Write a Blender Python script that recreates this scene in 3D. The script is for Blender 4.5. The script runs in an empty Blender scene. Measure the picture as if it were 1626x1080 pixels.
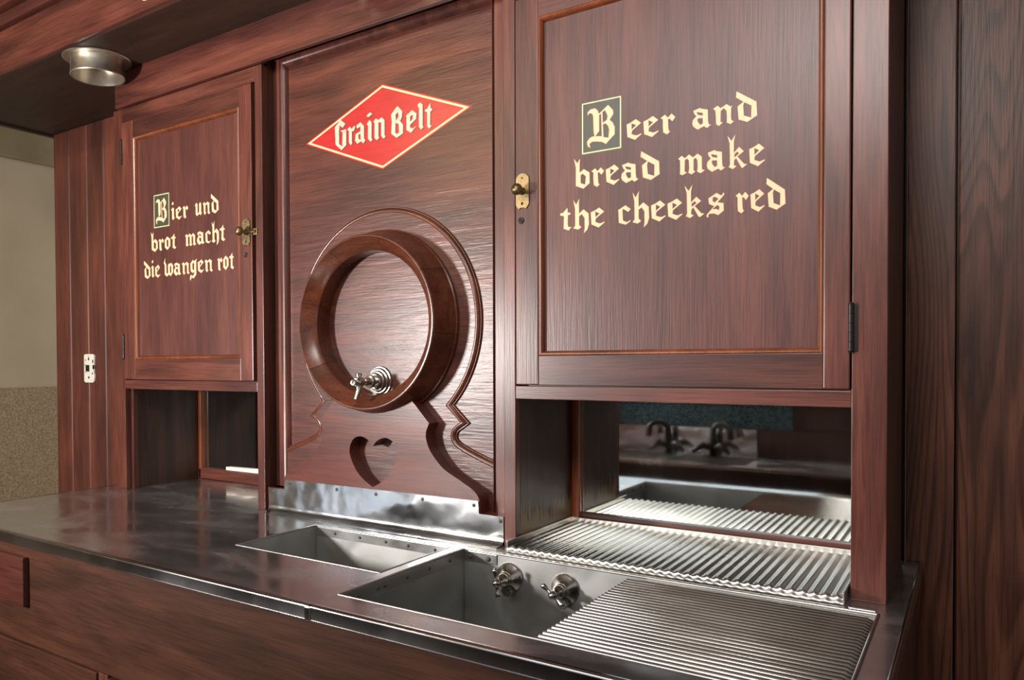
import bpy, bmesh, math, random
from mathutils import Vector, Matrix
from mathutils.geometry import tessellate_polygon, convex_hull_2d
random.seed(7)
SC = bpy.context.scene
COL = SC.collection
PI = math.pi

# ------------------------------------------------------------------ camera
cam_d = bpy.data.cameras.new('camera'); cam = bpy.data.objects.new('camera', cam_d); COL.objects.link(cam)
YAW, PITCH, ROLL = 0.610, 0.019, -0.005
fw = Vector((-math.sin(YAW)*math.cos(PITCH), math.cos(YAW)*math.cos(PITCH), -math.sin(PITCH)))
rt = Vector((math.cos(YAW), math.sin(YAW), 0)); up = rt.cross(fw)
r2 = rt*math.cos(ROLL)+up*math.sin(ROLL); u2 = -rt*math.sin(ROLL)+up*math.cos(ROLL)
M = Matrix((r2, u2, -fw)).transposed().to_4x4(); M.translation = Vector((0.183, -1.568, 1.333))
cam.matrix_world = M
cam_d.sensor_width = 36; cam_d.lens = 1224.6*36/1626
cam_d.shift_x = 120/1626; cam_d.shift_y = 59/1626
cam_d.clip_start = 0.02
SC.camera = cam

# ------------------------------------------------------------------ light and exposure
SC.view_settings.view_transform = 'Standard'; SC.view_settings.look = 'None'
SC.view_settings.gamma = 1.0; SC.view_settings.use_curve_mapping = False
SC.view_settings.exposure = -0.08
w = bpy.data.worlds.new('world'); SC.world = w; w.use_nodes = True
w.node_tree.nodes['Background'].inputs[0].default_value = (0.92, 0.88, 0.84, 1)
w.node_tree.nodes['Background'].inputs[1].default_value = 0.55

def area(name, loc, target, size, power, color, shape='DISK', size_y=None):
    l = bpy.data.lights.new(name, 'AREA'); l.shape = shape; l.size = size
    if size_y: l.size_y = size_y
    l.energy = power; l.color = color
    o = bpy.data.objects.new(name, l); COL.objects.link(o); o.location = loc
    o.rotation_euler = (Vector(target)-Vector(loc)).to_track_quat('-Z', 'Y').to_euler()
    return o
area('key_light', (-2.15, -1.95, 1.38), (-0.9, 0, 1.40), 0.20, 66, (1.0, 0.95, 0.91))
area('room_lamp', (-2.98, -3.25, 3.02), (-0.95, 0, 1.7), 0.12, 22, (1.0, 0.68, 0.34))
area('front_fill', (-0.15, -2.0, 2.62), (-0.2, 0.1, 1.3), 0.55, 24, (1.0, 0.95, 0.90))  # unseen fill, added to brighten the right planks and drainboard ribs
area('overhead_fill', (-1.1, -2.3, 2.85), (-0.8, 0, 0.9), 1.3, 30, (1.0, 0.97, 0.95))  # broad overhead fill, added for highlight lines on the ribbed steel

# ------------------------------------------------------------------ helpers
ORG = {}
def thing(name, loc, label, cat, group=None, kind=None):
    o = bpy.data.objects.new(name, None); COL.objects.link(o); o.location = loc
    o.empty_display_size = 0.05
    ORG[o.name] = Vector(loc)
    if kind: o['kind'] = kind
    if label: o['label'] = label
    if cat: o['category'] = cat
    if group: o['group'] = group
    return o
def link(name, me, mat, parent=None, smooth=False, label=None, kind=None, center=True):
    co = [v.co.copy() for v in me.vertices]
    if center and co:
        lo = Vector((min(c[i] for c in co) for i in range(3))); hi = Vector((max(c[i] for c in co) for i in range(3)))
        c = (lo+hi)/2
    else: c = Vector((0, 0, 0))
    me.transform(Matrix.Translation(-c))
    if mat: me.materials.append(mat)
    if smooth:
        for p in me.polygons: p.use_smooth = True
    o = bpy.data.objects.new(name, me); COL.objects.link(o)
    ORG[o.name] = c
    if parent is not None:
        o.parent = parent; o.location = c-ORG[parent.name]
    else: o.location = c
    if label: o['label'] = label
    if kind: o['kind'] = kind
    return o
def tag(o, label, cat, group=None):
    o['label'] = label; o['category'] = cat
    if group: o['group'] = group
    return o
def from_bm(name, bm, mat, parent=None, **k):
    bmesh.ops.recalc_face_normals(bm, faces=bm.faces)
    me = bpy.data.meshes.new(name); bm.to_mesh(me); bm.free()
    return link(name, me, mat, parent, **k)
def bm_box(bm, x0, x1, y0, y1, z0, z1, bev=0.0):
    b2 = bmesh.new()
    bmesh.ops.create_cube(b2, size=1)
    for v in b2.verts:
        v.co = Vector((x0+(v.co.x+.5)*(x1-x0), y0+(v.co.y+.5)*(y1-y0), z0+(v.co.z+.5)*(z1-z0)))
    if bev: bmesh.ops.bevel(b2, geom=b2.edges[:], offset=bev, segments=2, profile=0.6, affect='EDGES')
    me = bpy.data.meshes.new('t'); b2.to_mesh(me); b2.free(); bm.from_mesh(me); bpy.data.meshes.remove(me)
def box(name, x, y, z, mat, parent=None, bev=0.0015, **k):
    bm = bmesh.new(); bm_box(bm, x[0], x[1], y[0], y[1], z[0], z[1], bev)
    return from_bm(name, bm, mat, parent, **k)
def prism(name, outer, holes, y0, y1, mat, parent=None, bev=0, **k):
    """polygon in XZ extruded from y0 (front) to y1"""
    loops = [outer]+list(holes)
    bm = bmesh.new()
    flat = [p for l in loops for p in l]
    fr = [bm.verts.new((p[0], y0, p[1])) for p in flat]; bk = [bm.verts.new((p[0], y1, p[1])) for p in flat]
    for t in tessellate_polygon([[Vector((p[0], p[1], 0)) for p in l] for l in loops]):
        try: bm.faces.new([fr[i] for i in t]); bm.faces.new([bk[i] for i in reversed(t)])
        except ValueError: pass
    i0 = 0
    for l in loops:
        n = len(l)
        for i in range(n):
            a, b = i0+i, i0+(i+1) % n
            bm.faces.new([fr[a], fr[b], bk[b], bk[a]])
        i0 += n
    return from_bm(name, bm, mat, parent, **k)
def lathe(bm, prof, origin, axis, n=32, a0=0, a1=2*PI):
    """prof: (r, t) with t along axis"""
    ax = Vector(axis).normalized(); q = ax.to_track_quat('Z', 'Y'); O = Vector(origin)
    full = abs((a1-a0)-2*PI) < 1e-6
    rings = []
    cnt = n if full else n+1
    for r, t in prof:
        ring = []
        if r < 1e-7:
            v = bm.verts.new(O+ax*t); ring = [v]*cnt
        else:
            for i in range(cnt):
                a = a0+(a1-a0)*i/n
                ring.append(bm.verts.new(O+q @ Vector((r*math.cos(a), r*math.sin(a), t))))
        rings.append(ring)
    for A, B in zip(rings, rings[1:]):
        for i in range(n):
            j = (i+1) % cnt
            vs = []
            for v in (A[i], A[j], B[j], B[i]):
                if v not in vs: vs.append(v)
            if len(vs) > 2:
                try: bm.faces.new(vs)
                except ValueError: pass
    return rings
def tube(bm, pts, radii, n=12, cap=True):
    P = [Vector(p) for p in pts]; rings = []
    prev = None
    for i, p in enumerate(P):
        d = (P[min(i+1, len(P)-1)]-P[max(i-1, 0)]).normalized()
        if prev is None:
            s = d.cross(Vector((0, 0, 1)));
            if s.length < .1: s = d.cross(Vector((1, 0, 0)))
            s.normalize()
        else: s = (prev-d*prev.dot(d)).normalized()
        prev = s; t = d.cross(s)
        r = radii[i] if isinstance(radii, (list, tuple)) else radii
        rings.append([bm.verts.new(p+(s*math.cos(2*PI*k/n)+t*math.sin(2*PI*k/n))*r) for k in range(n)])
    for A, B in zip(rings, rings[1:]):
        for k in range(n): bm.faces.new([A[k], A[(k+1) % n], B[(k+1) % n], B[k]])
    if cap:
        bm.faces.new(rings[0][::-1]); bm.faces.new(rings[-1])
def ball(bm, c, r, n=16, sc=(1, 1, 1)):
    m = Matrix.Translation(c) @ Matrix.Diagonal((r*sc[0], r*sc[1], r*sc[2], 1))
    bmesh.ops.create_uvsphere(bm, u_segments=n, v_segments=n//2+2, radius=1, matrix=m)
def autosmooth(o, ang=35):
    me = o.data
    for p in me.polygons: p.use_smooth = True
    bm = bmesh.new(); bm.from_mesh(me)
    for e in bm.edges:
        if len(e.link_faces) == 2 and e.calc_face_angle(0) > math.radians(ang): e.smooth = False
    bm.to_mesh(me); bm.free()
    return o
def catmull(pts, n=6, closed=False):
    out = []; L = len(pts)
    for i in range(L if closed else L-1):
        g = lambda k: pts[k % L] if closed else pts[max(0, min(L-1, k))]
        p0, p1, p2, p3 = g(i-1), g(i), g(i+1), g(i+2)
        for s in range(n):
            t = s/n
            out.append(tuple(0.5*((2*b)+(-a+c)*t+(2*a-5*b+4*c-d)*t*t+(-a+3*b-3*c+d)*t**3) for a, b, c, d in zip(p0, p1, p2, p3)))
    if not closed: out.append(pts[-1])
    return out

# ------------------------------------------------------------------ materials
def newmat(name):
    m = bpy.data.materials.new(name); m.use_nodes = True
    nt = m.node_tree; return m, nt, nt.nodes['Principled BSDF']
def node(nt, t, **k):
    n = nt.nodes.new(t)
    for a, b in k.items(): setattr(n, a, b)
    return n
def ramp(nt, stops):
    r = node(nt, 'ShaderNodeValToRGB'); e = r.color_ramp.elements
    e[0].position, e[0].color = stops[0][0], (*stops[0][1], 1); e[1].position, e[1].color = stops[-1][0], (*stops[-1][1], 1)
    for p, c in stops[1:-1]:
        x = e.new(p); x.color = (*c, 1)
    return r
def wood(name, axis, dark, mid, light, rough=0.34, bump=0.25, rings=0.0, crack=0.0, coat=0.0, patch=0.5):
    m, nt, P = newmat(name); L = nt.links.new
    tc = node(nt, 'ShaderNodeTexCoord'); oi = node(nt, 'ShaderNodeObjectInfo')
    mul = node(nt, 'ShaderNodeVectorMath', operation='SCALE'); mul.inputs[0].default_value = (17.3, 9.1, 23.7); L(oi.outputs['Random'], mul.inputs['Scale'])
    add = node(nt, 'ShaderNodeVectorMath', operation='ADD'); L(tc.outputs['Object'], add.inputs[0]); L(mul.outputs[0], add.inputs[1])
    def mapped(al, ac):
        mp = node(nt, 'ShaderNodeMapping'); s = [ac]*3; s['XYZ'.index(axis)] = al
        mp.inputs['Scale'].default_value = s; L(add.outputs[0], mp.inputs['Vector']); return mp
    def noise(mp, sc, det, dist=0.0, rgh=0.55):
        n = node(nt, 'ShaderNodeTexNoise'); n.inputs['Scale'].default_value = sc; n.inputs['Detail'].default_value = det
        n.inputs['Distortion'].default_value = dist; n.inputs['Roughness'].default_value = rgh; L(mp.outputs[0], n.inputs['Vector']); return n
    n1 = noise(mapped(1.0, 9.0), 2.2, 5, 0.8)
    cr = ramp(nt, [(0.30, dark), (0.50, mid), (0.70, light)]); L(n1.outputs[0], cr.inputs[0])
    col = cr.outputs[0]
    # large soft patches of stain
    n0 = noise(mapped(1.3, 3.2), 1.3, 2, 0.3)
    pr = ramp(nt, [(0.35, (1-patch*0.55,)*3), (0.65, (1+patch*0.25, 1+patch*0.12, 1+patch*0.05))]); L(n0.outputs[0], pr.inputs[0])
    mx = node(nt, 'ShaderNodeMix', data_type='RGBA', blend_type='MULTIPLY'); mx.inputs[0].default_value = 1
    L(col, mx.inputs[6]); L(pr.outputs[0], mx.inputs[7]); col = mx.outputs[2]
    # pores
    n2 = noise(mapped(9.0, 260.0), 1.0, 3, 0.2)
    pr2 = ramp(nt, [(0.38, (0.62, 0.58, 0.55)), (0.52, (1, 1, 1))]); L(n2.outputs[0], pr2.inputs[0])
    mx = node(nt, 'ShaderNodeMix', data_type='RGBA', blend_type='MULTIPLY'); mx.inputs[0].default_value = 0.7
    L(col, mx.inputs[6]); L(pr2.outputs[0], mx.inputs[7]); col = mx.outputs[2]
    height = n2.outputs[0]
    if rings:
        nr = noise(mapped(0.42, 4.0), 1.25, 2.5, 0.35, 0.42)
        k = node(nt, 'ShaderNodeMath', operation='MULTIPLY'); k.inputs[1].default_value = 30; L(nr.outputs[0], k.inputs[0])
        fr = node(nt, 'ShaderNodeMath', operation='FRACT'); L(k.outputs[0], fr.inputs[0])
        rr = ramp(nt, [(0.0, (0.50, 0.44, 0.40)), (0.16, (0.56, 0.50, 0.46)), (0.42, (1, 1, 1)), (0.86, (1.08, 1.05, 1.02)), (1.0, (0.55, 0.5, 0.45))])
        L(fr.outputs[0], rr.inputs[0])
        mx = node(nt, 'ShaderNodeMix', data_type='RGBA', blend_type='MULTIPLY'); mx.inputs[0].default_value = rings
        L(col, mx.inputs[6]); L(rr.outputs[0], mx.inputs[7]); col = mx.outputs[2]
    L(col, P.inputs['Base Color'])
    P.inputs['Roughness'].default_value = rough
    b = node(nt, 'ShaderNodeBump'); b.inputs['Strength'].default_value = bump; b.inputs['Distance'].default_value = 0.001
    L(height, b.inputs['Height']); nrm = b.outputs[0]
    if crack:
        nc = noise(mapped(7.0, 60.0), 1.0, 4, 0.6, 0.6)
        rc = ramp(nt, [(0.36, (0, 0, 0)), (0.46, (1, 1, 1))]); L(nc.outputs[0], rc.inputs[0])
        b2 = node(nt, 'ShaderNodeBump'); b2.inputs['Strength'].default_value = crack; b2.inputs['Distance'].default_value = 0.0015
        L(nc.outputs[0], b2.inputs['Height']); L(nrm, b2.inputs['Normal']); nrm = b2.outputs[0]
    L(nrm, P.inputs['Normal'])
    if coat: P.inputs['Coat Weight'].default_value = coat; P.inputs['Coat Roughness'].default_value = 0.25
    return m
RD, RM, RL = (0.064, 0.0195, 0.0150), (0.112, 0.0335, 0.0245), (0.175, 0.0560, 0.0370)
W_V = wood('reddish_wood_upright', 'Z', RD, RM, RL)
W_H = wood('reddish_wood_level', 'X', RD, RM, RL)
W_PV = wood('door_panel_wood', 'Z', (0.074, 0.0245, 0.021), (0.102, 0.0335, 0.027), (0.138, 0.046, 0.034), rough=0.36, bump=0.35, patch=0.3)
W_C = wood('bay_panel_wood', 'X', (0.062, 0.019, 0.015), (0.098, 0.030, 0.022), (0.150, 0.047, 0.030), rough=0.33, bump=0.35, crack=0.65)
W_S = wood('stand_wood', 'X', (0.070, 0.0165, 0.012), (0.105, 0.025, 0.017), (0.145, 0.037, 0.024), rough=0.33, bump=0.15, patch=0.4)
W_R = wood('barrel_wood', 'X', (0.075, 0.022, 0.012), (0.115, 0.034, 0.017), (0.160, 0.050, 0.024), rough=0.24, bump=0.08)
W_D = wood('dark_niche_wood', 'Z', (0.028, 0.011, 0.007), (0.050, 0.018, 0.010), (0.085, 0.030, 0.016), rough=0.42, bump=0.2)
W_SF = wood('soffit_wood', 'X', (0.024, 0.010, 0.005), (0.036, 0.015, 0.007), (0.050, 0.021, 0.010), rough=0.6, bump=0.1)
W_OAK = wood('oak_plank', 'Z', (0.095, 0.036, 0.022), (0.155, 0.058, 0.034), (0.225, 0.086, 0.050), rough=0.42, bump=0.35, rings=0.95)
W_BEAD = wood('beadboard_wood', 'Z', (0.095, 0.028, 0.020), (0.135, 0.041, 0.027), (0.190, 0.060, 0.037), rough=0.50, bump=0.12, patch=0.6)
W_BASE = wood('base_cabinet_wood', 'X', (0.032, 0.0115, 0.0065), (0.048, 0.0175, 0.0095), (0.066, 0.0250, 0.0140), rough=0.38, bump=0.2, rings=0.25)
W_DRW = wood('dark_red_drawer_wood', 'X', (0.050, 0.013, 0.009), (0.070, 0.018, 0.012), (0.095, 0.025, 0.016))
W_TRIM = wood('orange_edge_wood', 'Z', (0.140, 0.038, 0.015), (0.21, 0.058, 0.022), (0.29, 0.085, 0.034), rough=0.28, bump=0.1)
W_STAIN = None
def worn(name):
    """niche side: dark varnish worn to bare wood along the bottom"""
    m = W_D.copy(); m.name = name; nt = m.node_tree; L = nt.links.new; P = nt.nodes['Principled BSDF']
    src = P.inputs['Base Color'].links[0].from_socket
    geo = node(nt, 'ShaderNodeNewGeometry'); sep = node(nt, 'ShaderNodeSeparateXYZ'); L(geo.outputs['Position'], sep.inputs[0])
    mp = node(nt, 'ShaderNodeMapping'); mp.inputs['Scale'].default_value = (30, 60, 5); L(geo.outputs['Position'], mp.inputs[0])
    n = node(nt, 'ShaderNodeTexNoise'); n.inputs['Scale'].default_value = 1.6; n.inputs['Detail'].default_value = 4; L(mp.outputs[0], n.inputs['Vector'])
    k = node(nt, 'ShaderNodeMath', operation='MULTIPLY_ADD'); k.inputs[1].default_value = -0.22; k.inputs[2].default_value = 1.085; L(n.outputs[0], k.inputs[0])
    d = node(nt, 'ShaderNodeMath', operation='SUBTRACT'); L(k.outputs[0], d.inputs[0]); L(sep.outputs[2], d.inputs[1])
    r = node(nt, 'ShaderNodeMapRange'); r.inputs[1].default_value = 0.0; r.inputs[2].default_value = 0.012; L(d.outputs[0], r.inputs[0])
    mx = node(nt, 'ShaderNodeMix', data_type='RGBA'); L(r.outputs[0], mx.inputs[0]); L(src, mx.inputs[6]); mx.inputs[7].default_value = (0.20, 0.125, 0.06, 1)
    L(mx.outputs[2], P.inputs['Base Color'])
    return m
W_WORN = worn('worn_niche_wood')

def metal(name, col, r0, r1, sc=(3, 3, 3), bump=0.0, bsc=8.0, met=1.0, spots=None, dist=0.004):
    m, nt, P = newmat(name); L = nt.links.new
    P.inputs['Metallic'].default_value = met
    tc = node(nt, 'ShaderNodeTexCoord'); mp = node(nt, 'ShaderNodeMapping'); mp.inputs['Scale'].default_value = sc
    L(tc.outputs['Object'], mp.inputs[0])
    n = node(nt, 'ShaderNodeTexNoise'); n.inputs['Scale'].default_value = 2.0; n.inputs['Detail'].default_value = 6; n.inputs['Distortion'].default_value = 0.8; L(mp.outputs[0], n.inputs['Vector'])
    r = node(nt, 'ShaderNodeMapRange'); r.inputs[1].default_value = 0.3; r.inputs[2].default_value = 0.7; r.inputs[3].default_value = r0; r.inputs[4].default_value = r1
    L(n.outputs[0], r.inputs[0]); L(r.outputs[0], P.inputs['Roughness'])
    cr = ramp(nt, [(0.3, tuple(c*0.80 for c in col)), (0.7, col)]); L(n.outputs[0], cr.inputs[0]); c = cr.outputs[0]
    if spots:
        n3 = node(nt, 'ShaderNodeTexNoise'); n3.inputs['Scale'].default_value = spots[0]; n3.inputs['Detail'].default_value = 5; L(mp.outputs[0], n3.inputs['Vector'])
        rs = ramp(nt, [(spots[1], (0, 0, 0)), (spots[1]+0.06, (1, 1, 1))]); L(n3.outputs[0], rs.inputs[0])
        mx = node(nt, 'ShaderNodeMix', data_type='RGBA'); L(rs.outputs[0], mx.inputs[0]); L(c, mx.inputs[6]); mx.inputs[7].default_value = (*spots[2], 1); c = mx.outputs[2]
    L(c, P.inputs['Base Color'])
    if bump:
        nb = node(nt, 'ShaderNodeTexNoise'); nb.inputs['Scale'].default_value = bsc; nb.inputs['Detail'].default_value = 1.5; L(tc.outputs['Object'], nb.inputs['Vector'])
        b = node(nt, 'ShaderNodeBump'); b.inputs['Strength'].default_value = bump; b.inputs['Distance'].default_value = dist
        L(nb.outputs[0], b.inputs['Height']); L(b.outputs[0], P.inputs['Normal'])
    return m
STEEL_TOP = metal('countertop_steel', (0.60, 0.585, 0.58), 0.06, 0.36, (2.0, 4, 2), 0.2, 5.0, met=0.94, dist=0.004)
STEEL_LIP = metal('lip_steel', (0.40, 0.39, 0.385), 0.14, 0.22, (2, 2, 2))
STEEL_IN = metal('basin_steel', (0.54, 0.54, 0.52), 0.40, 0.50, (4, 4, 4), 0.1, 9)
STEEL_SP = metal('splash_steel', (0.66, 0.69, 0.72), 0.10, 0.24, (3, 3, 6), 0.55, 13.0, dist=0.006)
STEEL_TR = metal('tray_steel', (0.66, 0.64, 0.60), 0.25, 0.34, (3, 2, 3))
STEEL_DR = metal('drainboard_steel', (0.50, 0.485, 0.465), 0.12, 0.19, (2, 8, 3))
STEEL_FL = metal('flange_steel', (0.62, 0.62, 0.60), 0.26, 0.36, (4, 4, 4), 0.3, 20)
CHROME = metal('worn_chrome', (0.52, 0.50, 0.46), 0.18, 0.32, (20, 20, 20))
NICKEL = metal('satin_nickel', (0.66, 0.61, 0.52), 0.34, 0.44, (10, 10, 10))
BRASS = metal('aged_brass', (0.30, 0.225, 0.12), 0.34, 0.50, (60, 60, 60), 0.3, 200, spots=(9, 0.60, (0.10, 0.06, 0.03)), dist=0.001)
BLACK = metal('black_iron', (0.035, 0.03, 0.028), 0.35, 0.5, (20, 20, 20), met=0.7)
RUST = metal('rusty_nail', (0.10, 0.07, 0.05), 0.5, 0.7, (50, 50, 50), met=0.6)
MIRROR = metal('old_mirror', (0.80, 0.84, 0.81), 0.015, 0.05, (3, 1, 3))

def flat(name, col, rough=0.5, spec=0.4):
    m, nt, P = newmat(name); P.inputs['Base Color'].default_value = (*col, 1); P.inputs['Roughness'].default_value = rough
    P.inputs['Specular IOR Level'].default_value = spec
    return m
def paint(name, col, rough=0.38, bump=0.12, var=0.12, axis=(3, 200, 200)):
    m, nt, P = newmat(name); L = nt.links.new
    tc = node(nt, 'ShaderNodeTexCoord'); mp = node(nt, 'ShaderNodeMapping'); mp.inputs['Scale'].default_value = axis; L(tc.outputs['Object'], mp.inputs[0])
    n = node(nt, 'ShaderNodeTexNoise'); n.inputs['Scale'].default_value = 1.0; n.inputs['Detail'].default_value = 3; L(mp.outputs[0], n.inputs['Vector'])
    cr = ramp(nt, [(0.35, tuple(c*(1-var) for c in col)), (0.6, col)]); L(n.outputs[0], cr.inputs[0]); L(cr.outputs[0], P.inputs['Base Color'])
    b = node(nt, 'ShaderNodeBump'); b.inputs['Strength'].default_value = bump; b.inputs['Distance'].default_value = 0.001; L(n.outputs[0], b.inputs['Height']); L(b.outputs[0], P.inputs['Normal'])
    P.inputs['Roughness'].default_value = rough
    return m
CREAM = paint('cream_letter_paint', (0.84, 0.60, 0.36), axis=(120, 120, 9))
SALMON = paint('red_letter_edge', (0.42, 0.085, 0.050), axis=(120, 120, 9))
GREENP = paint('dark_green_paint', (0.060, 0.062, 0.042), axis=(120, 120, 9))
PALEY = paint('pale_yellow_line', (0.80, 0.70, 0.38), axis=(120, 120, 9))
SIGNRED = paint('sign_red', (0.50, 0.022, 0.026), rough=0.30, bump=0.35, var=0.15, axis=(12, 90, 90))
SIGNLINE = paint('sign_border', (0.90, 0.66, 0.36), rough=0.3, bump=0.2, axis=(12, 90, 90))
SIGNLET = paint('sign_letter_silver', (0.60, 0.54, 0.42), rough=0.35, bump=0.2, axis=(12, 90, 90))
SIGNSH = paint('sign_letter_shadow', (0.12, 0.05, 0.03), axis=(12, 90, 90))
GOLD = paint('gold_paint', (0.80, 0.50, 0.18), axis=(12, 90, 90))

def plaster(name, a, b_, sc=4, bump=0.3, rough=0.8, bs=6, dist=0.01):
    m, nt, P = newmat(name); L = nt.links.new
    tc = node(nt, 'ShaderNodeTexCoord')
    n = node(nt, 'ShaderNodeTexNoise'); n.inputs['Scale'].default_value = sc; n.inputs['Detail'].default_value = 7; L(tc.outputs['Object'], n.inputs['Vector'])
    cr = ramp(nt, [(0.35, a), (0.65, b_)]); L(n.outputs[0], cr.inputs[0]); L(cr.outputs[0], P.inputs['Base Color'])
    nb = node(nt, 'ShaderNodeTexNoise'); nb.inputs['Scale'].default_value = bs; nb.inputs['Detail'].default_value = 3; nb.inputs['Distortion'].default_value = 1.0; L(tc.outputs['Object'], nb.inputs['Vector'])
    b = node(nt, 'ShaderNodeBump'); b.inputs['Strength'].default_value = bump; b.inputs['Distance'].default_value = dist; L(nb.outputs[0], b.inputs['Height']); L(b.outputs[0], P.inputs['Normal'])
    P.inputs['Roughness'].default_value = rough
    return m
PLASTER = plaster('cream_plaster', (0.50, 0.40, 0.27), (0.60, 0.49, 0.34), 2)
OLIVE_SHADE = plaster('olive_shade_plaster', (0.26, 0.21, 0.11), (0.34, 0.28, 0.16), 4)  # darker plaster colour with the upper wall's shade mixed in
STONE = plaster('speckled_tan_wainscot', (0.27, 0.185, 0.105), (0.50, 0.365, 0.225), 100, 0.3, 0.7, 60, 0.003)
CEIL = plaster('tan_ceiling', (0.19, 0.165, 0.14), (0.24, 0.21, 0.18), 3)
FLOORM = plaster('dark_floor', (0.06, 0.045, 0.035), (0.10, 0.07, 0.05), 6, 0.1, 0.5)
TEAL = plaster('glittering_teal_panel', (0.003, 0.010, 0.013), (0.06, 0.11, 0.13), 110, 0.6, 0.25, 90, 0.004)
CHIP = plaster('chipped_white_paint', (0.80, 0.76, 0.66), (0.86, 0.82, 0.72), 20, 0.3, 0.5)

# ------------------------------------------------------------------ room shell
box('floor', (-4.2, 2.4), (-4.6, 1.6), (-0.05, 0), FLOORM, bev=0)['kind'] = 'structure'
wl = box('wall_left', (-4.30, -4.20), (-4.6, 1.6), (0, 3.06), PLASTER, bev=0); wl['kind'] = 'structure'
box('wainscot', (-4.2, -4.185), (-4.6, 1.6), (0, 1.205), STONE, wl, bev=0.002, label='speckled tan stone wainscot')
box('wall_shade_band', (-4.2, -4.17), (-4.6, 1.6), (2.47, 2.9), OLIVE_SHADE, wl, bev=0.01, label='olive band painting the shade on the upper wall')  # shade high on the wall, put in as a darker olive strip
ce = box('ceiling', (-4.3, 2.4), (-4.7, 1.6), (3.06, 3.12), CEIL, bev=0); ce['kind'] = 'structure'
wb = thing('wall_back', (0, 0.37, 0), None, None, kind='structure')
# oak planks right of the hutch
xs = [0.058, 0.1505, 0.290, 0.430, 0.570, 0.71]
for i in range(5):
    box('plank', (xs[i]+0.0025, xs[i+1]-0.0025), (0.37-0.001*(i % 2), 0.39), (0, 2.9), W_OAK, wb, bev=0.003)
box('plank_backing', (0.05, 2.4), (0.395, 0.42), (0, 2.9), W_D, wb, bev=0)
# beaded boards left of the hutch
bx = [-3.108, -2.986, -2.852, -2.728, -2.602, -2.476, -2.36]
for i in range(6):
    bm = bmesh.new()
    a, b = bx[i]+0.001, bx[i+1]-0.001; n = 14
    prof = []
    for k in range(n+1):
        t = (0, .012, .025, .04, .06, .12, .3, .5, .7, .88, .94, .96, .975, .988, 1)[k]; x = a+(b-a)*t
        e = min(t, 1-t)*(b-a)
        y = 0.242 + (0.004*(1-min(1, e/0.005))**1.2)
        prof.append((x, y))
    fr = [[bm.verts.new((x, y, z)) for x, y in prof] for z in (0.0, 2.326)]
    bk = [[bm.verts.new((x, 0.262, z)) for x, y in prof] for z in (0.0, 2.326)]
    for k in range(n):
        bm.faces.new([fr[0][k], fr[0][k+1], fr[1][k+1], fr[1][k]]); bm.faces.new([bk[0][k], bk[0][k+1], bk[1][k+1], bk[1][k]])
        bm.faces.new([fr[0][k], fr[0][k+1], bk[0][k+1], bk[0][k]]); bm.faces.new([fr[1][k], fr[1][k+1], bk[1][k+1], bk[1][k]])
    for k in (0, n): bm.faces.new([fr[0][k], fr[1][k], bk[1][k], bk[0][k]])
    autosmooth(from_bm('beaded_board', bm, W_BEAD, wb), 40)
box('board_backing', (-3.10, -2.30), (0.264, 0.30), (0, 2.32), W_D, wb, bev=0)
wf = box('wall_front', (-4.2, 2.4), (-4.7, -4.6), (0, 3.06), PLASTER, bev=0); wf['kind'] = 'structure'

# daylight windows of the room (behind the photographer)
DAY, ntd, Pd = newmat('daylight_pane'); Pd.inputs['Base Color'].default_value = (0.1, 0.1, 0.1, 1); Pd.inputs['Emission Color'].default_value = (0.80, 0.90, 1.0, 1); Pd.inputs['Emission Strength'].default_value = 2.2
WHT = flat('white_window_frame', (0.6, 0.58, 0.54))
wi = thing('window_1', (-4.2, -3.8, 1.0), None, None, kind='structure')
wi2 = thing('window_2', (-2.9, -4.6, 1.0), None, None, kind='structure')
for k in range(2):
    box('pane', (-4.196, -4.190), (-4.44+.66*k, -3.82+.66*k), (1.15, 2.35), DAY, wi, bev=0)
    box('pane', (-2.75+.98*k, -1.81+.98*k), (-4.596, -4.590), (1.15, 2.35), DAY, wi2, bev=0)
for a, b in ((-4.50, -4.44), (-3.82, -3.78), (-3.16, -3.10)): box('frame_bar', (-4.198, -4.17), (a, b), (1.09, 2.41), WHT, wi)
for a, b in ((-2.81, -2.75), (-1.81, -1.77), (-0.83, -0.77)): box('frame_bar', (a, b), (-4.598, -4.57), (1.09, 2.41), WHT, wi2)
for z in (1.09, 2.35):
    box('frame_rail', (-4.198, -4.17), (-4.50, -3.10), (z, z+.06), WHT, wi); box('frame_rail', (-2.81, -0.77), (-4.598, -4.57), (z, z+.06), WHT, wi2)

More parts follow.
